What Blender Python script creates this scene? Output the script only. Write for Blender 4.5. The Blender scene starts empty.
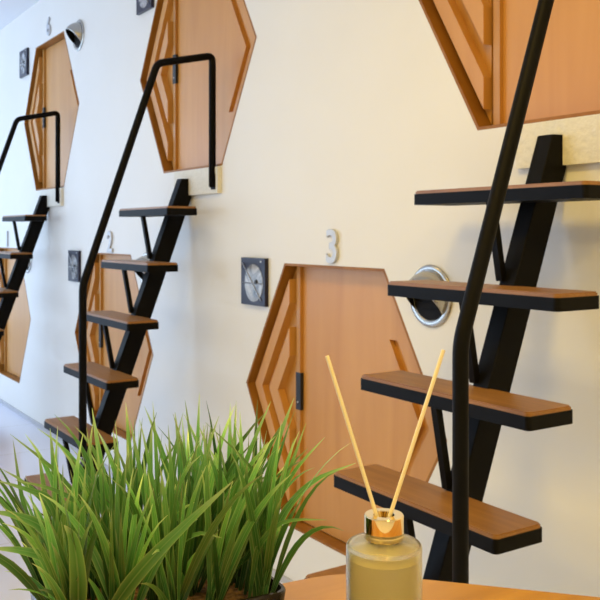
import bpy, bmesh, math, random
from mathutils import Vector, Matrix
random.seed(7)
C = bpy.context.scene.collection
# ------------------------------------------------------------ frame of the place
S = 1.85                      # metres per unit of the surveyed wall frame
EYE = 0.7579                  # eye height above the floor in those units
def W(x, y, z): return Vector((x*S, y*S, (z+EYE)*S))
YAW = math.radians(56.8725)
FW = Vector((-math.sin(YAW), math.cos(YAW), 0)); RT = Vector((math.cos(YAW), math.sin(YAW), 0))
CAM = Vector((0, -S, EYE*S))
def G(X, Z, z=0.0):           # place on the table: X metres right of and Z metres ahead of the tripod spot
    p = CAM + RT*X + FW*Z; return Vector((p.x, p.y, z))
# ------------------------------------------------------------ materials
def mat(name, color=(.8,.8,.8), rough=.5, metal=0, spec=.5, coat=0, trans=0, ior=1.45):
    m = bpy.data.materials.new(name); m.use_nodes = True
    b = m.node_tree.nodes['Principled BSDF']
    b.inputs['Base Color'].default_value = (*color, 1); b.inputs['Roughness'].default_value = rough
    b.inputs['Metallic'].default_value = metal; b.inputs['Specular IOR Level'].default_value = spec
    b.inputs['Coat Weight'].default_value = coat; b.inputs['Coat Roughness'].default_value = .32; b.inputs['Transmission Weight'].default_value = trans
    b.inputs['IOR'].default_value = ior
    return m
def nodes(m): return m.node_tree.nodes, m.node_tree.links, m.node_tree.nodes['Principled BSDF']
def noise_color(m, c1, c2, scale=(1,1,1), nscale=5, detail=6, bump=0, rough=None, dist=0, coords='Object'):
    N, L, b = nodes(m)
    tc = N.new('ShaderNodeTexCoord'); mp = N.new('ShaderNodeMapping'); mp.inputs['Scale'].default_value = scale
    nz = N.new('ShaderNodeTexNoise'); nz.inputs['Scale'].default_value = nscale; nz.inputs['Detail'].default_value = detail
    nz.inputs['Distortion'].default_value = dist
    rp = N.new('ShaderNodeValToRGB'); rp.color_ramp.elements[0].position = .3; rp.color_ramp.elements[1].position = .7
    rp.color_ramp.elements[0].color = (*c1, 1); rp.color_ramp.elements[1].color = (*c2, 1)
    L.new(tc.outputs[coords], mp.inputs[0]); L.new(mp.outputs[0], nz.inputs['Vector'])
    L.new(nz.outputs['Fac'], rp.inputs[0]); L.new(rp.outputs[0], b.inputs['Base Color'])
    if bump:
        bp = N.new('ShaderNodeBump'); bp.inputs['Strength'].default_value = bump; bp.inputs['Distance'].default_value = .01
        L.new(nz.outputs['Fac'], bp.inputs['Height']); L.new(bp.outputs[0], b.inputs['Normal'])
    return nz, rp
M = {}
M['wall'] = mat('white wall paint', rough=.55); noise_color(M['wall'], (.80,.775,.725), (.84,.815,.765), nscale=1.3, detail=3)
M['ceil'] = mat('ceiling paint', (.85,.86,.88), .7)
M['floor'] = mat('pale polished tile', rough=.18)
N, L, b = nodes(M['floor'])
tc = N.new('ShaderNodeTexCoord'); br = N.new('ShaderNodeTexBrick'); br.offset = 0
br.inputs['Color1'].default_value = (.74,.76,.90,1); br.inputs['Color2'].default_value = (.77,.79,.93,1); br.inputs['Mortar'].default_value = (.6,.6,.64,1)
br.inputs['Scale'].default_value = 1; br.inputs['Brick Width'].default_value = .8; br.inputs['Row Height'].default_value = .8; br.inputs['Mortar Size'].default_value = .004
L.new(tc.outputs['Object'], br.inputs[0]); L.new(br.outputs[0], b.inputs['Base Color'])
M['skirt'] = mat('grey skirting', (.5,.5,.53), .5)
WOODA, WOODB = (.43,.19,.035), (.55,.27,.060)
M['wood'] = mat('varnished birch ply', rough=.42, coat=.2); noise_color(M['wood'], WOODA, WOODB, (6,6,.55), 2.2, 8, dist=.6)
M['wood_door'] = mat('birch veneer door', rough=.42, coat=.15); noise_color(M['wood_door'], (.55,.245,.050), (.63,.305,.075), (5,5,.5), 1.8, 8, dist=.8)
M['edge'] = mat('golden ply edge', rough=.5, spec=.3); noise_color(M['edge'], (.27,.105,.012), (.36,.15,.022), (6,6,.8), 2.5, 6, dist=.5)
M['tread'] = mat('brown wood tread', rough=.42); noise_color(M['tread'], (.25,.11,.030), (.35,.165,.045), (1.2,14,14), 3, 8, dist=.6)
M['steel'] = mat('black powder coated steel', (.004,.0035,.0035), .5, spec=.10)
M['plate'] = mat('cream embossed plaster', rough=.7); noise_color(M['plate'], (.74,.71,.62), (.80,.77,.68), nscale=55, detail=4, bump=.5)
M['chrome'] = mat('brushed stainless', (.46,.44,.40), .26, metal=1)
M['black'] = mat('matt black', (.012,.012,.013), .5)
M['dark_in'] = mat('dark duct', (.010,.008,.006), .6, spec=.1)
M['lock'] = mat('dull steel', (.5,.5,.5), .3, metal=1)
M['panel'] = mat('dark glass panel', (.020,.018,.040), .30, spec=.3)
M['pface'] = mat('grey printed face', rough=.2)
nz, rp = noise_color(M['pface'], (.05,.05,.06), (.45,.45,.46), (1,1,1.2), 9, 3, dist=2.2)
M['number'] = mat('satin grey number', (.54,.55,.58), .4, metal=.15)
M['table'] = mat('honey wood tabletop', rough=.28, coat=.3); noise_color(M['table'], (.32,.15,.024), (.44,.225,.045), (9,1.0,1), 3.2, 8, dist=.7)
M['pot'] = mat('glossy black planter', (.012,.009,.010), .22)
M['soil'] = mat('brown soil', rough=.9); noise_color(M['soil'], (.05,.025,.012), (.22,.12,.06), nscale=160, detail=4, bump=1)
M['gold'] = mat('polished gold', (.90,.72,.42), .06, metal=1)
M['reed'] = mat('pale rattan', (.80,.71,.53), .6)
M['glass'] = mat('frosted glass', (.97,.96,.88), .22, trans=.92, ior=1.45)
M['liquid'] = mat('yellow oil', (.82,.72,.27), .35, trans=.5, ior=1.35)
M['lampw'] = mat('white lamp housing', (.8,.8,.8), .5)
# grass: green with a paler midrib and tip, every blade its own tone
M['grass'] = mat('artificial grass', rough=.27, spec=.6); N, L, b = nodes(M['grass'])
uv = N.new('ShaderNodeUVMap'); sp = N.new('ShaderNodeSeparateXYZ'); L.new(uv.outputs[0], sp.inputs[0])
at = N.new('ShaderNodeAttribute'); at.attribute_name = 'tone'
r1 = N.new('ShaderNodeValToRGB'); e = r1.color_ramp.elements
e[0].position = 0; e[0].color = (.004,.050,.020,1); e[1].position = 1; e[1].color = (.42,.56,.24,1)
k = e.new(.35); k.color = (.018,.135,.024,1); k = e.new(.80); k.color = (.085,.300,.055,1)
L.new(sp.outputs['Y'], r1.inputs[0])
r2 = N.new('ShaderNodeValToRGB'); e = r2.color_ramp.elements      # across the blade: pale edges and rib
e[0].position = 0; e[0].color = (1,1,1,1); e[1].position = 1; e[1].color = (1,1,1,1)
for p_, v_ in ((.10,.25),(.42,0),(.5,.55),(.58,0),(.90,.25)):
    k = e.new(p_); k.color = (v_,v_,v_,1)
L.new(sp.outputs['X'], r2.inputs[0])
mx = N.new('ShaderNodeMix'); mx.data_type = 'RGBA'; mx.blend_type = 'MIX'
sc = N.new('ShaderNodeMath'); sc.operation = 'MULTIPLY'; sc.inputs[1].default_value = .42
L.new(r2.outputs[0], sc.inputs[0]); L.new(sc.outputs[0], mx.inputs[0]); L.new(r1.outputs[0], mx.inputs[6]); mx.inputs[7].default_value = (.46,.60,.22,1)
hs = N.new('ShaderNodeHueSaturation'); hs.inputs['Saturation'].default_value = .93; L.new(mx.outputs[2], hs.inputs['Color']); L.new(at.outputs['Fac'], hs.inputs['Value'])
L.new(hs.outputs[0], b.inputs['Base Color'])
b.inputs['Subsurface Weight'].default_value = 0
tr = N.new('ShaderNodeBsdfTranslucent'); L.new(hs.outputs[0], tr.inputs[0]); ms = N.new('ShaderNodeMixShader'); ms.inputs[0].default_value = .28
L.new(b.outputs[0], ms.inputs[1]); L.new(tr.outputs[0], ms.inputs[2]); L.new(ms.outputs[0], N['Material Output'].inputs[0])
# ------------------------------------------------------------ mesh helpers
def link(name, me, m, parent=None, smooth=False):
    o = bpy.data.objects.new(name, me); C.objects.link(o)
    if m: me.materials.append(m)
    if parent: o.parent = parent; o.matrix_parent_inverse = parent.matrix_world.inverted() if False else Matrix.Translation(-parent.location)
    if smooth:
        for p in me.polygons: p.use_smooth = True
    return o
def fin(name, bm, m, parent=None, smooth=False, auto=None):
    bmesh.ops.recalc_face_normals(bm, faces=bm.faces)
    me = bpy.data.meshes.new(name); bm.to_mesh(me); bm.free()
    o = link(name, me, m, parent, smooth or auto is not None)
    if auto is not None:
        md = o.modifiers.new('split', 'EDGE_SPLIT'); md.split_angle = math.radians(auto)
    return o
def tag(o, label=None, cat=None, group=None, kind=None):
    if label: o['label'] = label
    if cat: o['category'] = cat
    if group: o['group'] = group
    if kind: o['kind'] = kind
    return o
def empty(name, loc, label, cat, group=None):
    o = bpy.data.objects.new(name, None); C.objects.link(o); o.location = loc; o.empty_display_size = .1
    return tag(o, label, cat, group)
def add_box(bm, a, b):
    x0,y0,z0 = a; x1,y1,z1 = b
    vs = [bm.verts.new(p) for p in ((x0,y0,z0),(x1,y0,z0),(x1,y1,z0),(x0,y1,z0),(x0,y0,z1),(x1,y0,z1),(x1,y1,z1),(x0,y1,z1))]
    for f in ((3,2,1,0),(4,5,6,7),(0,1,5,4),(1,2,6,5),(2,3,7,6),(3,0,4,7)): bm.faces.new([vs[i] for i in f])
def wbox(bm, a, b):
    add_box(bm, tuple(W(*a)), tuple(W(*b)))
def bevel(bm, r, seg=2):
    bmesh.ops.bevel(bm, geom=list(bm.edges), offset=r, segments=seg, affect='EDGES', profile=.5)
def prism(bm, pts, off):      # pts: list of Vectors forming a planar loop, extruded by off
    a = [bm.verts.new(p) for p in pts]; c = [bm.verts.new(Vector(p)+off) for p in pts]
    bm.faces.new(a); bm.faces.new(c[::-1]); n = len(a)
    for i in range(n): bm.faces.new((a[i], c[i], c[(i+1)%n], a[(i+1)%n]))
def lathe(bm, prof, c, seg=48, close=False):
    rings = []
    for r, z in prof:
        rings.append([bm.verts.new((c[0]+r*math.cos(2*math.pi*k/seg), c[1]+r*math.sin(2*math.pi*k/seg), c[2]+z)) for k in range(seg)])
    n = len(rings)
    for i in range(n if close else n-1):
        A, B = rings[i], rings[(i+1)%n]
        for k in range(seg): bm.faces.new((A[k], A[(k+1)%seg], B[(k+1)%seg], B[k]))
    if not close:
        bm.faces.new(rings[0][::-1]); bm.faces.new(rings[-1])
def tube(bm, pts, r, seg=12, square=False):
    pts = [Vector(p) for p in pts]; rings = []
    n = len(pts); up0 = None
    for i, p in enumerate(pts):
        if i == 0: t = (pts[1]-p).normalized()
        elif i == n-1: t = (p-pts[i-1]).normalized()
        else: t = ((p-pts[i-1]).normalized() + (pts[i+1]-p).normalized()).normalized()
        if up0 is None:
            up0 = t.orthogonal().normalized() if abs(t.x) > .9 else Vector((1,0,0)).cross(t).normalized()
        u = (up0 - t*up0.dot(t)).normalized(); up0 = u; v = t.cross(u)
        rings.append([bm.verts.new(p + (u*math.cos(2*math.pi*k/seg)+v*math.sin(2*math.pi*k/seg))*r) for k in range(seg)])
    for A, B in zip(rings, rings[1:]):
        for k in range(seg): bm.faces.new((A[k], A[(k+1)%seg], B[(k+1)%seg], B[k]))
    bm.faces.new(rings[0][::-1]); bm.faces.new(rings[-1])
def rounded_path(pts, rad, n=5):
    pts = [Vector(p) for p in pts]; out = [pts[0]]
    for a, b, c in zip(pts, pts[1:], pts[2:]):
        d1 = (a-b).normalized(); d2 = (c-b).normalized(); p0 = b+d1*rad; p1 = b+d2*rad
        for k in range(n+1):
            t = k/n; out.append(p0*(1-t)**2 + b*2*t*(1-t) + p1*t*t)
    out.append(pts[-1]); return out
# ------------------------------------------------------------ the surveyed layout (wall units)
PITCH = 1.2133; CL = -1.4214; CU = CL+.5823; ZU, ZL = .4458, -.349
HA, HB, HC = .1721, .3401, .2824          # half flat edge, half width at the points, half height
hexes = [(CU-2*PITCH, ZU), (CU-PITCH, ZU), (CU, ZU), (CL-2*PITCH, ZL), (CL-PITCH, ZL), (CL, ZL)]
def hexpts(cx, cz, y, g=0.0):
    k = HA/HC*0
    return [W(cx-HA+g*.4, y, cz+HC-g), W(cx+HA-g*.4, y, cz+HC-g), W(cx+HB-g*1.15, y, cz), W(cx+HA-g*.4, y, cz-HC+g), W(cx-HA+g*.4, y, cz-HC+g), W(cx-HB+g*1.15, y, cz)]
# ------------------------------------------------------------ room
X0, X1, YF, ZC = -10.5, 3.0, -5.2, (.905+EYE)*S
T = .14
bm = bmesh.new(); add_box(bm, (X0, 0, 0), (X1, T, ZC))
wall = fin('wall_back', bm, M['wall']); tag(wall, kind='structure')
for cx, cz in hexes:
    bm = bmesh.new(); prism(bm, hexpts(cx, cz, -.02), Vector((0, (.02+.056)*S, 0))); cut = fin('cutter', bm, None)
    md = wall.modifiers.new('b', 'BOOLEAN'); md.operation = 'DIFFERENCE'; md.solver = 'EXACT'; md.object = cut
    dg = bpy.context.evaluated_depsgraph_get(); me = bpy.data.meshes.new_from_object(wall.evaluated_get(dg))
    wall.modifiers.clear(); wall.data = me; bpy.data.objects.remove(cut)
def sbox(name, a, b, m):
    bm = bmesh.new(); add_box(bm, a, b); return tag(fin(name, bm, m), kind='structure')
sbox('floor', (X0, YF, -.1), (X1, T, 0), M['floor'])
sbox('ceiling', (X0, YF, ZC), (X1, T, ZC+.1), M['ceil'])
sbox('wall_right', (X1, YF, 0), (X1+.12, T, ZC), M['wall'])
sbox('baseboard_back', (X0, -.012, 0), (X1, 0, .028), M['skirt'])
def windowed_wall(name, axis, at_, lo, hi, wins, zlo, zhi):
    bm = bmesh.new(); s = lo; segs = []
    for a, b_ in wins: segs.append((s, a, 0, ZC)); segs.append((a, b_, 0, zlo)); segs.append((a, b_, zhi, ZC)); s = b_
    segs.append((s, hi, 0, ZC))
    for a, b_, z0, z1 in segs:
        if axis == 'x': add_box(bm, (a, at_-.12, z0), (b_, at_, z1))
        else: add_box(bm, (at_-.12, a, z0), (at_, b_, z1))
    tag(fin(name, bm, M['wall']), kind='structure')
    for i, (a, b_) in enumerate(wins):
        f = bmesh.new(); m_ = (a+b_)/2
        for u0, u1, z0, z1 in ((a, a+.05, zlo, zhi), (b_-.05, b_, zlo, zhi), (m_-.025, m_+.025, zlo, zhi), (a+.05, b_-.05, zlo, zlo+.05), (a+.05, b_-.05, zhi-.05, zhi)):
            if axis == 'x': add_box(f, (u0, at_-.09, z0), (u1, at_-.04, z1))
            else: add_box(f, (at_-.09, u0, z0), (at_-.04, u1, z1))
        global WN; WN += 1
        tag(fin('window_%d' % WN, f, M['steel']), kind='structure')
WN = 0
windowed_wall('wall_front', 'x', YF, X0, X1, [(-9.6,-7.4), (-6.8,-4.6)], .5, 2.7)
windowed_wall('wall_left', 'y', X0, YF, 0, [(-4.9,-2.7), (-2.3,-.35)], .3, 2.8)
# ------------------------------------------------------------ hexagonal capsule doors
def clip_left(poly, xv):      # keep x<xv (Sutherland-Hodgman in x)
    out = []
    for p, q in zip(poly, poly[1:]+poly[:1]):
        if p[0] < xv: out.append(p)
        if (p[0] < xv) != (q[0] < xv):
            t = (xv-p[0])/(q[0]-p[0]); out.append((xv, p[1]+t*(q[1]-p[1])))
    return out
SL = (HB-HA)/HC
def chev(x_out, x_in, xv, zmax):
    # left-pointing chevron band between two offsets from the left point, cut at xv and zmax
    def at_z(off, z): return -HB+off+SL*abs(z)
    zo = min(zmax, (xv+HB-x_out)/SL); zi = min(zmax, (xv+HB-x_in)/SL)
    pts = [(-HB+x_out, 0), (at_z(x_out, zo), zo)]
    if zi < zo: pts.append((xv, zo)) if abs(at_z(x_out, zo)-xv) > 1e-6 else None
    pts.append((at_z(x_in, zi), zi)); pts.append((-HB+x_in, 0)); pts.append((at_z(x_in, zi), -zi))
    if zi < zo and abs(at_z(x_out, zo)-xv) > 1e-6: pts.append((xv, -zo))
    pts.append((at_z(x_out, zo), -zo))
    return pts
XV, XD = -.170, -.160
Y_RIB, Y_BASE, Y_LIP, Y_DOOR, Y_BACK = .011, .029, .023, .031, .056
door_info = {0:('hexagonal wooden capsule door in the upper row farthest away, numbered 6'),
 1:('hexagonal wooden capsule door in the upper row, above the middle black stair'),
 2:('golden hexagonal wooden capsule door at the top right, above the nearest stair'),
 3:('pinkish hexagonal wooden capsule door at the far left of the lower row, numbered 1'),
 4:('hexagonal wooden capsule door numbered 2, half hidden behind the middle stair'),
 5:('large hexagonal wooden capsule door numbered 3, behind the reed diffuser')}
def make_door(i):
    cx, cz = hexes[i]
    t = empty('capsule_door', W(cx, .03, cz-HC), door_info[i], 'door', 'hexagonal capsule doors in the white wall')
    def P(bm, pts, y0, y1): prism(bm, [W(cx+x, y0, cz+z) for x, z in pts], Vector((0, (y1-y0)*S, 0)))
    H = [(-HA, HC), (HA, HC), (HB, 0), (HA, -HC), (-HA, -HC), (-HB, 0)]
    # thin ply lining of the opening
    bm = bmesh.new(); e1 = .0002; e2 = .0052
    for a, b_ in zip(H, H[1:]+H[:1]):
        ka = 1-e1/HC; kb = 1-e2/HC
        q = [(a[0]*ka, a[1]*ka), (b_[0]*ka, b_[1]*ka), (b_[0]*kb, b_[1]*kb), (a[0]*kb, a[1]*kb)]
        P(bm, q, -.0003, .0335)
    fin('lining', bm, M['edge'], t)
    kk = 1-.0075/HC; HI = [(x*kk, z*kk) for x, z in H]
    bm = bmesh.new(); P(bm, clip_left(HI, XV), Y_BASE, Y_BASE+.012)
    base = fin('fixed_panel', bm, M['wood'], t)
    for o1, o2 in ((.023, .054), (.085, .122)):
        bm = bmesh.new(); P(bm, chev(o1, o2, XV, HC-.008), Y_RIB, Y_BASE)
        fin('chevron_rib', bm, M['wood_door'], t)
    # door leaf with a V groove
    gx, gw, gz = .236, .024, .148
    right = [(x, z) for x, z in [(HI[1][0], HI[1][1]), HI[2], HI[3]]]
    g_out = [(gx+gw-SL*gz, gz), (gx+gw, 0), (gx+gw-SL*gz, -gz)]
    g_in = [(gx-SL*gz, gz), (gx, 0), (gx-SL*gz, -gz)]
    bm = bmesh.new()
    P(bm, [(XD, HI[0][1]), (HI[1][0], HI[1][1])] + [HI[2], HI[3], (XD, HI[3][1])], Y_DOOR+.011, Y_DOOR+.015)   # back sheet
    # face sheet in two pieces around the groove
    outer_r = [HI[1], HI[2], HI[3]]
    P(bm, [(XD, HI[0][1]), HI[1], (g_out[0][0], gz), g_in[0], g_in[1], g_in[2], (g_out[2][0], -gz), HI[3], (XD, HI[3][1])], Y_DOOR, Y_DOOR+.011)
    P(bm, [HI[1], HI[2], HI[3], g_out[2], g_out[1], g_out[0]], Y_DOOR, Y_DOOR+.011)
    leaf = fin('door_panel', bm, M['wood_door'], t)
    bm = bmesh.new(); P(bm, [(XD, HI[0][1]), (XD+.014, HI[0][1]), (XD+.014, HI[3][1]), (XD, HI[3][1])], Y_LIP, Y_DOOR-.0003)
    fin('stile', bm, M['wood'], leaf)
    bm = bmesh.new(); P(bm, [(XD-.001, .046), (XD+.017, .046), (XD+.017, -.034), (XD-.001, -.034)], Y_LIP-.0012, Y_DOOR-.001)
    h = fin('handle', bm, M['black'], leaf)
    bm = bmesh.new(); c = W(cx+XD+.007, Y_LIP-.0012, cz-.018)
    bmesh.ops.create_uvsphere(bm, u_segments=12, v_segments=8, radius=.004, matrix=Matrix.Translation(c)); fin('keyhole', bm, M['lock'], h, smooth=True)
    return t
for i in range(6): make_door(i)
# ------------------------------------------------------------ numbers
def number(txt, cx, cz, label):
    cu = bpy.data.curves.new('n', 'FONT'); cu.body = txt; cu.size = .092*S; cu.extrude = .004; cu.bevel_depth = .0022; cu.offset = .0018
    cu.align_x = 'CENTER'; o = bpy.data.objects.new('tmp', cu); C.objects.link(o)
    dg = bpy.context.evaluated_depsgraph_get(); me = bpy.data.meshes.new_from_object(o.evaluated_get(dg)); bpy.data.objects.remove(o)
    w = W(cx, 0, cz)
    me.transform(Matrix.Translation((w.x, w.y-.006, w.z)) @ Matrix.Rotation(math.pi/2, 4, 'X'))
    o = link('door_number', me, M['number']); return tag(o, label, 'number', 'numbers above the capsule doors')
number('3', CL+.012, ZL+.290, 'grey number 3 above the nearest lower capsule door')
number('2', CL-PITCH+.009, ZL+.288, 'grey number 2 above the lower capsule door behind the middle stair')
number('1', CL-2*PITCH-.006, ZL+.290, 'grey number 1 above the farthest lower capsule door')
number('6', CU-2*PITCH+.003, ZU+.300, 'grey number 6 above the farthest upper capsule door')
# ------------------------------------------------------------ control panels
def panel(cx, cz, label):
    x0, x1, z0, z1 = cx-.054, cx+.054, cz-.054, cz+.054
    t = empty('control_panel', W(cx, 0, z0), label, 'wall panel', 'dark panels beside the capsule doors')
    bm = bmesh.new(); wbox(bm, (x0, -.010, z0), (x1, -.0002, z1)); bevel(bm, .001); fin('frame', bm, M['panel'], t)
    # rounded silvery printed shape behind glass with a dark knob and cross lines
    bm = bmesh.new()
    pts = [W(cx+.004+.043*math.cos(a)*(1 if math.cos(a) > 0 else .9), -.0103, cz-.003+.043*math.sin(a)) for a in [2*math.pi*k/28 for k in range(28)]]
    prism(bm, pts, Vector((0, -.0015, 0))); fin('face', bm, M['pface'], t)
    bm = bmesh.new()
    for (ax, az), (bx, bz) in (((-.045,.042),(.040,-.042)), ((-.044,-.004),(.040,-.004))):
        a = W(cx+ax, -.0118, cz+az); b_ = W(cx+bx, -.0118, cz+bz); tube(bm, [a, b_], .0022, 6)
    fin('line_marks', bm, M['lock'], t)
    bm = bmesh.new(); c = W(cx+.018, -.0115, cz)
    bmesh.ops.create_cone(bm, cap_ends=True, segments=16, radius1=.011, radius2=.009, depth=.008, matrix=Matrix.Translation(c) @ Matrix.Rotation(math.pi/2, 4, 'X'))
    fin('knob', bm, M['black'], t)
    bm = bmesh.new(); wbox(bm, (x1-.020, -.0108, z1-.010), (x1-.015, -.0098, z1-.006)); fin('indicator', bm, M['number'], t)
panel(CL-.293, ZL+.237, 'dark framed panel beside the capsule door numbered 3')
panel(CL-PITCH-.327, ZL+.232, 'dark framed panel beside the middle handrail, left of door number 2')
panel(CU-2*PITCH-.32, ZU+.245, 'dark framed panel beside the farthest upper capsule door')
panel(CU-PITCH-.29, ZU+.246, 'dark panel cut by the top edge, beside the upper middle capsule door')
# ------------------------------------------------------------ hooded chrome vents
def vent(cx, cz, label):
    t = empty('wall_vent', W(cx, 0, cz-.055), label, 'vent', 'hooded chrome vents by the capsule doors')
    c = W(cx, 0, cz); R = .053*S
    bm = bmesh.new()
    prof = [(R*1.0, .0005), (R*1.02, .004), (R*.98, .009), (R*.88, .011), (R*.80, .006), (R*.80, .0005)]
    lathe(bm, prof, (0,0,0), 40, close=True); bm.transform(Matrix.Translation(c) @ Matrix.Rotation(math.pi/2, 4, 'X')); fin('flange', bm, M['chrome'], t, auto=50)
    rh = R*.84; n = Vector((-.06, -.74, -.67)).normalized(); lim = rh*.50
    def hood(r, name, m, flip=False):
        bm = bmesh.new(); bmesh.ops.create_uvsphere(bm, u_segments=48, v_segments=28, radius=r)
        bmesh.ops.scale(bm, vec=(1,1.12,1), verts=bm.verts)
        g = bm.verts[:]+bm.edges[:]+bm.faces[:]
        bmesh.ops.bisect_plane(bm, geom=g, plane_co=(0,-.001,0), plane_no=(0,1,0), clear_outer=True)
        g = bm.verts[:]+bm.edges[:]+bm.faces[:]
        bmesh.ops.bisect_plane(bm, geom=g, plane_co=n*lim, plane_no=n, clear_outer=True)
        bm.transform(Matrix.Translation(c)); o = fin(name, bm, m, t, smooth=True); return o
    o = hood(rh, 'hood', M['chrome']); md = o.modifiers.new('th', 'SOLIDIFY'); md.thickness = .0025; md.offset = -1
    o2 = hood(rh-.0032, 'hood_lining', M['dark_in'])
    bm = bmesh.new(); bmesh.ops.create_cone(bm, cap_ends=True, segments=32, radius1=R*.78, radius2=R*.78, depth=.004, matrix=Matrix.Translation(c+Vector((0,-.004,0))) @ Matrix.Rotation(math.pi/2, 4, 'X'))
    fin('duct_mouth', bm, M['dark_in'], t)
    bm = bmesh.new()
    for k in range(-2, 3):
        z = k*.022; hw = math.sqrt(max(0, (R*.72)**2-z*z))
        add_box(bm, (c.x-hw, c.y-.010, c.z+z-.002), (c.x+hw, c.y-.006, c.z+z+.002))
    fin('grille', bm, M['dark_in'], t)
vent(CL+.300, ZL+.240, 'round chrome hooded vent behind the nearest stair, right of door number 3')
vent(CL-PITCH+.300, ZL+.238, 'round chrome hooded vent mostly hidden by the middle black stair')
vent(CL-2*PITCH+.300, ZL+.238, 'round chrome hooded vent hidden behind the farthest stair')
vent(CU-2*PITCH+.338, ZU+.234, 'round chrome hooded vent above the farthest upper capsule door')
# ------------------------------------------------------------ stairs
TX, TY, TDY, TZ, TR, TW, TD = -1.0116, .1304, .0504, .0633, .1365, .3093, .0803
def rrect(x0, x1, y0, y1, r, n=4):
    pts = []
    for cx, cy, a0 in ((x1-r, y1-r, 0), (x0+r, y1-r, 90), (x0+r, y0+r, 180), (x1-r, y0+r, 270)):
        for k in range(n+1):
            a = math.radians(a0+90*k/n); pts.append((cx+r*math.cos(a), cy+r*math.sin(a)))
    return pts
tw = {(2,2):(-.000,.0,-.004,0)}
def make_stair(k, label, plate_label):
    dx = (k-3)*PITCH
    t = empty('ladder_stair', W(TX+TW/2+dx, -.2, -EYE), label, 'staircase', 'black steel stairs up to the upper capsules')
    sx0, sx1 = -.861+dx, -.832+dx
    YB = -.0015
    ZT = .139; sl = .369; zb = -EYE
    f0 = -.030; 
    yb_top = -.0015
    th = .046
    zwall = ZT - .070
    prof = [(f0, ZT), (yb_top, ZT), (yb_top, ZT-(th-(-f0-(-yb_top)))/sl if False else .030), (f0+th-sl*(ZT-(-EYE)), -EYE+.0003), (f0-sl*(ZT+EYE), -EYE+.0003)]
    # back face starts where the offset line meets the wall
    zc = ZT-((f0+th)-yb_top)/sl if f0+th > yb_top else ZT
    prof[2] = (yb_top, zc)
    bm = bmesh.new(); prism(bm, [W(sx0, y, z) for y, z in prof], Vector(((sx1-sx0)*S, 0, 0))); bevel(bm, .002, 1)
    fin('stringer', bm, M['steel'], t)
    for i in range(6):
        x0, x1 = TX+dx-.005, TX+dx+TW+.003; y0 = -(TY+i*TDY); y1 = y0+TD; z = TZ-i*TR+(0,0,.001,.004,.003,0)[i]
        if k == 3: x0 -= (.001,.003,.003,0,0,0)[i]; x1 += (.004,.003,.004,.001,0,0)[i]
        bm = bmesh.new()
        P = rrect(x0, x1, y0, y1, .006); prism(bm, [W(x, y, z-.0215) for x, y in P], Vector((0,0,.0165*S)))
        fr = fin('tread', bm, M['steel'], t)
        P = rrect(x0+.001, x1-.001, y0+.001, y1-.001, .007); bm = bmesh.new()
        prism(bm, [W(x, y, z-.005) for x, y in P], Vector((0,0,.005*S))); 
        top = [e for e in bm.edges if all(v.co.z > W(0,0,z-.001).z for v in e.verts)]
        bmesh.ops.bevel(bm, geom=top, offset=.003, segments=2, affect='EDGES')
        fin('wooden_board', bm, M['tread'], fr)
        # flat brace from the front edge down to the stringer
        if i < 5:
            zt = z-.0215; yt = y0+.004; z2 = z-.1300; y2 = f0-sl*(ZT-z2)-.001
            xm = sx0+.004; w = .0055
            bm = bmesh.new()
            d = Vector((0, y2-yt, z2-zt)); nn = Vector((0, -d.z, d.y)).normalized()*.0050
            loop = [(yt+nn.y, zt), (yt-nn.y, zt), (y2-nn.y, z2-nn.z), (y2+nn.y, z2+nn.z)]
            prism(bm, [W(xm-w, y, zz) for y, zz in loop], Vector((2*w*S, 0, 0)))
            fin('brace', bm, M['steel'], t)
    # handrail
    px = -.692+dx; y5 = -(TY+4*TDY)-.009; z5 = TZ-4*TR-.0215
    path = [W(px, y5, z5), W(px, y5, -.120), W(px, -.160, .400), W(px, -.014, .434), W(px, -.014, ZU-HC-.052)]
    bm = bmesh.new(); tube(bm, rounded_path(path, .028, 6), .0088*S, 16)
    fin('handrail', bm, M['steel'], t, smooth=True)
    bm = bmesh.new(); wbox(bm, (px-.012, -.0125, ZU-HC-.058), (px+.012, -.0112, ZU-HC-.020)); bevel(bm, .001, 1)
    ft = fin('foot_bracket', bm, M['steel'], t)
    for zz in (-.050, -.028):
        bm = bmesh.new(); bmesh.ops.create_cone(bm, cap_ends=True, segments=6, radius1=.006, radius2=.006, depth=.006, matrix=Matrix.Translation(W(px-.009, -.0132, ZU-HC+zz)) @ Matrix.Rotation(math.pi/2, 4, 'X'))
        fin('bolt', bm, M['steel'], ft)
    # plaster plate under the upper door
    xa, xb = CU+(k-3)*PITCH-.080, CU+(k-3)*PITCH+.168
    bm = bmesh.new(); 
    z0, z1 = ZU-.350, ZU-HC-.003; ys, ye = -.011, -.0002
    # slotted for the stringer: a plate with a notch from below
    loop = [(xa, z0), (sx0-.0008, z0), (sx0-.0008, ZT+.0008), (sx1+.0008, ZT+.0008), (sx1+.0008, z0), (xb, z0), (xb, z1), (xa, z1)]
    prism(bm, [W(x, ye, z) for x, z in loop], Vector((0, (ys-ye)*S, 0)))
    # openings are not needed: the stringer butts against it
    p = fin('mounting_plate', bm, M['plate'], t); p['label'] = plate_label
make_stair(3, 'black steel stair with brown wooden treads, nearest, right behind the reed diffuser', 'cream embossed plate on the wall behind the top of the nearest stair')
make_stair(2, 'black steel stair with brown wooden treads in the middle, rising behind the grass', 'cream plate on the wall under the upper middle door')
make_stair(1, 'black steel stair cut by the left edge, farthest away', 'cream plate on the wall under the farthest upper door')
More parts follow.
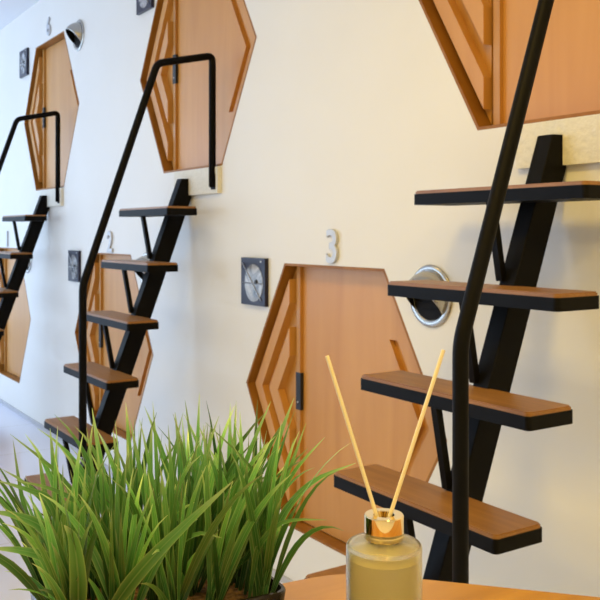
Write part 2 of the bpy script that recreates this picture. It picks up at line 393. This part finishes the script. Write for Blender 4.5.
# ------------------------------------------------------------ table
TABLE = CAM.z-.40
def arc(a, b, c, r, n=8):     # round corner b between a and c
    a, b, c = Vector(a), Vector(b), Vector(c); d1 = (a-b).normalized(); d2 = (c-b).normalized()
    p0 = b+d1*r; p1 = b+d2*r; return [p0*(1-t)**2+b*2*t*(1-t)+p1*t*t for t in [k/n for k in range(n+1)]]
c0 = (.052, 1.0255)
A = (.80, .826); Bc = (.80, .58); Cc = (-.46, .58); Dd = (-.46, .765)
poly = []
ring = [A, c0, Dd, Cc, Bc]
for i in range(5):
    p, q, r_ = ring[i-1], ring[i], ring[(i+1)%5]
    poly += arc(p, q, r_, .050 if i == 1 else .04)
t = empty('side_table', G(.15, .7, 0), 'honey coloured wooden table in front, under the planter and the diffuser', 'table')
bm = bmesh.new(); prism(bm, [G(p.x, p.y, TABLE-.030) for p in poly], Vector((0,0,.030)))
top = [e for e in bm.edges if abs(e.verts[0].co.z-e.verts[1].co.z) < 1e-5]
bmesh.ops.bevel(bm, geom=top, offset=.003, segments=2, affect='EDGES'); fin('tabletop', bm, M['table'], t)
for X, Z in ((-.38,.63), (-.38,.745), (.72,.64), (.70,.77)):
    bm = bmesh.new(); c = G(X, Z, 0); add_box(bm, (c.x-.02, c.y-.02, 0), (c.x+.02, c.y+.02, TABLE-.030)); bevel(bm, .003); fin('leg', bm, M['table'], t)
# ------------------------------------------------------------ planter with grass
e1 = Vector((-.475, .88)).normalized(); e2 = Vector((-.883, -.467)).normalized()
P0 = Vector((-.0085, .8415)); LA, LB = .138, .222
def pc(a, b_, z, inset=0):    # a along e1 (0..LA), b along e2 (0..LB)
    p = P0+e1*a+e2*b_; return G(p.x, p.y, z)
RIM = TABLE+.053
pt = empty('potted_grass', pc(LA/2, LB/2, TABLE), 'bushy artificial green grass in a low black rectangular planter', 'plant')
def rr2(g, n=5, r=.006): return [(x, y) for x, y in rrect(g, LA-g, g, LB-g, r, n)]
bm = bmesh.new(); rings = []
for g, z, r in ((.008, TABLE+.0006, .012), (.006, TABLE+.003, .013), (.0, RIM-.002, .015), (.001, RIM, .0145), (.004, RIM, .012), (.005, RIM-.002, .012), (.010, TABLE+.006, .010)):
    rings.append([bm.verts.new(pc(a, b_, z)) for a, b_ in rr2(g, 5, r)])
for A_, B_ in zip(rings, rings[1:]):
    n = len(A_)
    for k in range(n): bm.faces.new((A_[k], A_[(k+1)%n], B_[(k+1)%n], B_[k]))
bm.faces.new(rings[0][::-1]); bm.faces.new(rings[-1]); fin('planter', bm, M['pot'], pt, auto=40)
bm = bmesh.new(); a = [bm.verts.new(pc(x, y, TABLE+.008)) for x, y in rr2(.011, 4, .009)]; c = [bm.verts.new(pc(x, y, RIM-.016)) for x, y in rr2(.0075, 4, .009)]
n = len(a); bm.faces.new(a[::-1]); bm.faces.new(c)
for k in range(n): bm.faces.new((a[k], a[(k+1)%n], c[(k+1)%n], c[k]))
fin('soil', bm, M['soil'], pt)
def blade(bm, uvl, tone_l, pts, wmax, facing, tone):
    """pts: centre line Vectors; facing: vector the blade's flat side looks to"""
    n = len(pts); rows = []
    for i, p in enumerate(pts):
        t_ = (pts[min(i+1, n-1)]-pts[max(i-1, 0)]).normalized(); s = i/(n-1)
        w = wmax*.5*(min(1, .34+1.9*s) if s < .35 else 1)*max(.03, (1-((s-.35)/.65)**1.8) if s > .35 else 1)
        side = t_.cross(facing); side = side.normalized() if side.length > 1e-4 else t_.orthogonal().normalized()
        nrm = side.cross(t_).normalized()
        rows.append([bm.verts.new(p-side*w+nrm*w*.28), bm.verts.new(p), bm.verts.new(p+side*w+nrm*w*.28)])
    for i in range(n-1):
        for k in range(2):
            f = bm.faces.new((rows[i][k], rows[i][k+1], rows[i+1][k+1], rows[i+1][k])); f.smooth = True
            us = ((k*.5, i/(n-1)), (k*.5+.5, i/(n-1)), (k*.5+.5, (i+1)/(n-1)), (k*.5, (i+1)/(n-1)))
            for lp, u in zip(f.loops, us): lp[uvl].uv = u; lp[tone_l] = (tone, tone, tone, 1)
def curve_pts(base, d, length, bend, sag, n=11):
    """grows from base along d, bending towards vector bend and sagging"""
    p = base.copy(); out = [p.copy()]; v = d.normalized()
    for i in range(n-1):
        s = (i+1)/(n-1); v = (v + bend*(s*.22) + Vector((0,0,-1))*sag*s*s*.45).normalized(); p = p+v*(length/(n-1)); out.append(p.copy())
    return out
def grass_mesh(name, blades):
    bm = bmesh.new(); uvl = bm.loops.layers.uv.new('UVMap'); tl = bm.loops.layers.float_color.new('tone')
    for pts, w, fc, tn in blades: blade(bm, uvl, tl, pts, w, fc, tn)
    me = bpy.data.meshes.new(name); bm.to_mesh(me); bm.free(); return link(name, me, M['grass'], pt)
ctr = pc(LA/2, LB/2, 0)
zs = RIM-.018
rnd = random.Random(11)
for ia in range(3):
    for ib in range(5):
        a = LA*(ia+.5)/3+rnd.uniform(-.008,.008); b_ = LB*(ib+.5)/5+rnd.uniform(-.008,.008)
        a = min(max(a, .020), LA-.020); b_ = min(max(b_, .020), LB-.020)
        base = pc(a, b_, zs); bl = []
        outw = (base-ctr)*(.72 if ib in (0,4) else 1); outw.z = 0
        for q in range(25):
            an = rnd.uniform(0, 2*math.pi); rr = rnd.uniform(0, .010)
            bp = base+Vector((math.cos(an)*rr, math.sin(an)*rr, 0))
            la = rnd.gauss(0, .15); lb = rnd.gauss(0, .16)
            d = Vector((la, lb, 1)) + outw*2.0
            L_ = (rnd.uniform(.12, .20) if q > 6 else rnd.uniform(.07, .12))*(1 if b_ < LB*.62 else .90)
            bend = (Vector((la, lb, 0))*1.5+outw*1.2)*rnd.uniform(.1, 1.2)
            an2 = rnd.uniform(0, 2*math.pi)
            fc = Vector((math.cos(an2), math.sin(an2), .2))
            if rnd.random() < .6: fc = -FW + RT*rnd.uniform(-.8,.8)
            bl.append((curve_pts(bp, d, L_, bend, rnd.uniform(0, .5)), rnd.uniform(.0045, .0098), fc, rnd.choice((rnd.uniform(.45,.8), rnd.uniform(.7,1.1), rnd.uniform(1.1,1.8)))))
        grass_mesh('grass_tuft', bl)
# long arching blades that stand out from the bunch (surveyed as curves over the planter)
def ray(u, v, Z): return CAM+RT*((u-300)/868.33*Z)+FW*Z+Vector((0,0,-(v-232.35)/868.33*Z))
def bez(ps, n=14):
    out = []
    m = len(ps)-1
    for k in range(n):
        t_ = k/(n-1)*m; i = min(int(t_), m-1); f = t_-i
        p0 = ps[max(i-1,0)]; p1 = ps[i]; p2 = ps[i+1]; p3 = ps[min(i+2,m)]
        out.append(.5*((2*p1)+(p2-p0)*f+(2*p0-5*p1+4*p2-p3)*f*f+(3*p1-p0-3*p2+p3)*f**3))
    return out
hero = [
 ([(262,590,.86),(285,510,.87),(318,478,.88),(356,463,.89)], .0085, 1.25),
 ([(250,600,.84),(262,540,.83),(290,520,.82),(327,520,.81)], .0060, .85),
 ([(100,610,.76),(150,560,.75),(190,520,.745),(233,481,.74)], .0130, .95),
 ([(72,620,.76),(78,570,.74),(72,535,.73),(64,525,.72)], .0150, 1.0),
 ([(75,590,.80),(50,560,.78),(20,550,.77),(-12,548,.76)], .0120, 1.05),
 ([(80,580,.80),(45,530,.78),(15,515,.77),(-15,511,.76)], .0110, 1.0),
 ([(85,570,.82),(50,500,.80),(28,490,.80),(-5,480,.79)], .0080, 1.0),
 ([(95,600,.83),(88,520,.84),(55,470,.85),(10,434,.86)], .0080, .9),
 ([(120,600,.80),(100,520,.80),(55,490,.80),(15,480,.80)], .0070, .85),
 ([(60,600,.85),(40,540,.86),(22,500,.87),(13,440,.87)], .0085, .75),
 ([(60,600,.86),(58,520,.87),(54,470,.87),(50,428,.87)], .0105, 1.1),
 ([(105,600,.86),(108,520,.88),(100,460,.88),(92,408,.88)], .0115, 1.35),
 ([(130,600,.84),(125,520,.84),(118,470,.84),(113,430,.84)], .0095, 1.1),
 ([(180,600,.90),(182,520,.92),(180,460,.92),(175,412,.92)], .0110, 1.1),
 ([(190,600,.90),(196,520,.93),(192,450,.94),(185,400,.94)], .0085, .9),
 ([(210,600,.90),(205,520,.92),(207,460,.92),(212,420,.92)], .0085, 1.0),
 ([(225,600,.88),(232,510,.88),(250,450,.88),(271,401,.88)], .0090, 1.3),
 ([(240,600,.88),(262,500,.88),(278,440,.88),(294,398,.88)], .0100, 1.25),
 ([(245,600,.87),(262,520,.88),(290,470,.88),(306,423,.88)], .0080, 1.1),
 ([(250,600,.88),(270,520,.88),(295,470,.88),(325,437,.88)], .0075, 1.2),
 ([(215,600,.86),(256,540,.86),(255,470,.86),(205,422,.87)], .0060, .7),
 ([(160,600,.84),(150,520,.84),(140,470,.84),(130,420,.84)], .0090, 1.05),
 ([(150,600,.82),(160,560,.81),(200,532,.80),(222,538,.80)], .0070, .85),
 ([(140,600,.84),(150,520,.84),(150,460,.84),(152,425,.84)], .0090, 1.1),
 ([(235,600,.90),(240,520,.90),(236,460,.90),(228,424,.90)], .0085, 1.0),
]
for ps, w, tn in hero:
    pts = bez([ray(*p) for p in ps]);
    # anchor the foot in the soil, inside the planter
    f = pts[0]; q = Vector(((f-CAM).dot(RT), (f-CAM).dot(FW)))-P0
    a = min(max(q.dot(e1), .022), LA-.022); b_ = min(max(q.dot(e2), .022), LB-.022)
    foot = pc(a, b_, zs); pts = bez([foot, foot*.55+pts[4]*.45+Vector((0,0,.006)), pts[4], pts[8], pts[13]], 16)
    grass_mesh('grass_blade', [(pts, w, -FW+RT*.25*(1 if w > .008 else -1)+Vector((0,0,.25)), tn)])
# ------------------------------------------------------------ reed diffuser
dc = G(.0774, .80, TABLE)
dt = empty('reed_diffuser', dc, 'frosted glass reed diffuser with gold cap and two reeds on the table', 'diffuser')
R = .0350; H = .1150
o_ = [(R-.004, .0006), (R-.001, .002), (R, .005), (R, H-.0045), (R-.0004, H-.0028), (R-.0016, H-.0013), (R-.0034, H-.0006), (R-.008, H), (.0150, H+.0012), (.0135, H+.003), (.0135, H+.012)]
i_ = [(.0110, H+.012), (.0110, H-.001), (R-.008, H-.0035), (R-.0042, H-.006), (R-.0032, H-.010), (R-.0032, .009), (R-.006, .006), (.0001, .006)]
bm = bmesh.new(); prof = [(.0001, .0006)]+o_+i_
seg = 64; rings = [[bm.verts.new((dc.x+r*math.cos(2*math.pi*k/seg), dc.y+r*math.sin(2*math.pi*k/seg), dc.z+z)) for k in range(seg)] for r, z in prof]
for A_, B_ in zip(rings, rings[1:]):
    for k in range(seg): bm.faces.new((A_[k], A_[(k+1)%seg], B_[(k+1)%seg], B_[k]))
fin('bottle', bm, M['glass'], dt, auto=28)
bm = bmesh.new(); r = R-.0036; lathe(bm, [(.0001,.0066), (r-.003,.0066), (r,.010), (r, H-.0135), (r-.001, H-.0130), (.0001, H-.0130)], dc, 64); fin('liquid', bm, M['liquid'], dt, auto=50)
bm = bmesh.new(); z0 = H+.0035; z1 = z0+.0220
lathe(bm, [(.0178, z0), (.0182, z0+.0008), (.0182, z1-.001), (.0174, z1), (.0100, z1), (.0094, z1-.0006), (.0094, z0+.0095), (.0140, z0+.009), (.0140, z0)], dc, 64, close=True); fin('cap', bm, M['gold'], dt, auto=35)
for (u, v, Z), (ub, vb, Zb) in (((327,356,.80),(377,517,.800)), ((443.5,350,.80),(389.5,517,.802))):
    tip = ray(u, v, Z); m_ = ray(ub, vb, Zb); d = (m_-tip).normalized(); end = m_+d*.085
    bm = bmesh.new(); tube(bm, [tip, m_, end], .0019, 10); fin('reed', bm, M['reed'], dt, auto=50)
# ------------------------------------------------------------ lights
def area(name, loc, target, size, size_y, power, color):
    l = bpy.data.lights.new(name, 'AREA'); l.shape = 'RECTANGLE'; l.size = size; l.size_y = size_y; l.energy = power; l.color = color
    o = bpy.data.objects.new(name, l); C.objects.link(o); o.location = loc
    o.rotation_euler = (Vector(target)-Vector(loc)).to_track_quat('-Z', 'Y').to_euler(); return o
COOL = (.56,.75,1.0); WARM = (1.0,.69,.15)
for a, b_ in ((-9.6,-7.4), (-6.8,-4.6)):
    area('daylight', ((a+b_)/2, YF-.10, 1.6), ((a+b_)/2, 0, 1.6), 2.1, 2.1, {-9.6:62,-6.8:62}[a], COOL)
area('daylight', (X0-.10, -3.8, 1.55), (0, -3.8, 1.55), 2.1, 2.4, 88, COOL)
area('daylight', (X0-.10, -1.32, 1.55), (0, -1.32, 1.55), 1.9, 2.4, 34, COOL)
for x, y, p in ((-3.2,-1.7,8), (-.9,-1.7,31), (.9,-1.7,36), (-.9,-3.8,17), (.9,-3.8,18)):
    bm = bmesh.new(); add_box(bm, (x-.32, y-.32, ZC-.035), (x+.32, y+.32, ZC-.0005)); lo = fin('ceiling_light', bm, M['lampw'])
    tag(lo, 'square white lamp fixed to the ceiling overhead', 'lamp', 'square ceiling lamps')
    area('warm lamp', (x, y, ZC-.04), (x, y, 0), .58, .58, p, WARM)
w = bpy.data.worlds.new('world'); bpy.context.scene.world = w; w.use_nodes = True
w.node_tree.nodes['Background'].inputs[0].default_value = (.75,.85,1,1); w.node_tree.nodes['Background'].inputs[1].default_value = .15
# ------------------------------------------------------------ camera
cd = bpy.data.cameras.new('camera'); cam = bpy.data.objects.new('camera', cd); C.objects.link(cam)
cam.location = CAM; cam.rotation_euler = (math.pi/2, 0, YAW)
cd.sensor_width = 36; cd.lens = 868.33/600*36; cd.shift_y = -67.65/600; cd.clip_start = .02
cd.dof.use_dof = True; cd.dof.focus_distance = .84; cd.dof.aperture_fstop = 32
sc = bpy.context.scene; sc.camera = cam
sc.view_settings.view_transform = 'Standard'; sc.view_settings.look = 'None'; sc.view_settings.gamma = 1; sc.view_settings.exposure = .13
sc.cycles.max_bounces = 10; sc.cycles.transmission_bounces = 8
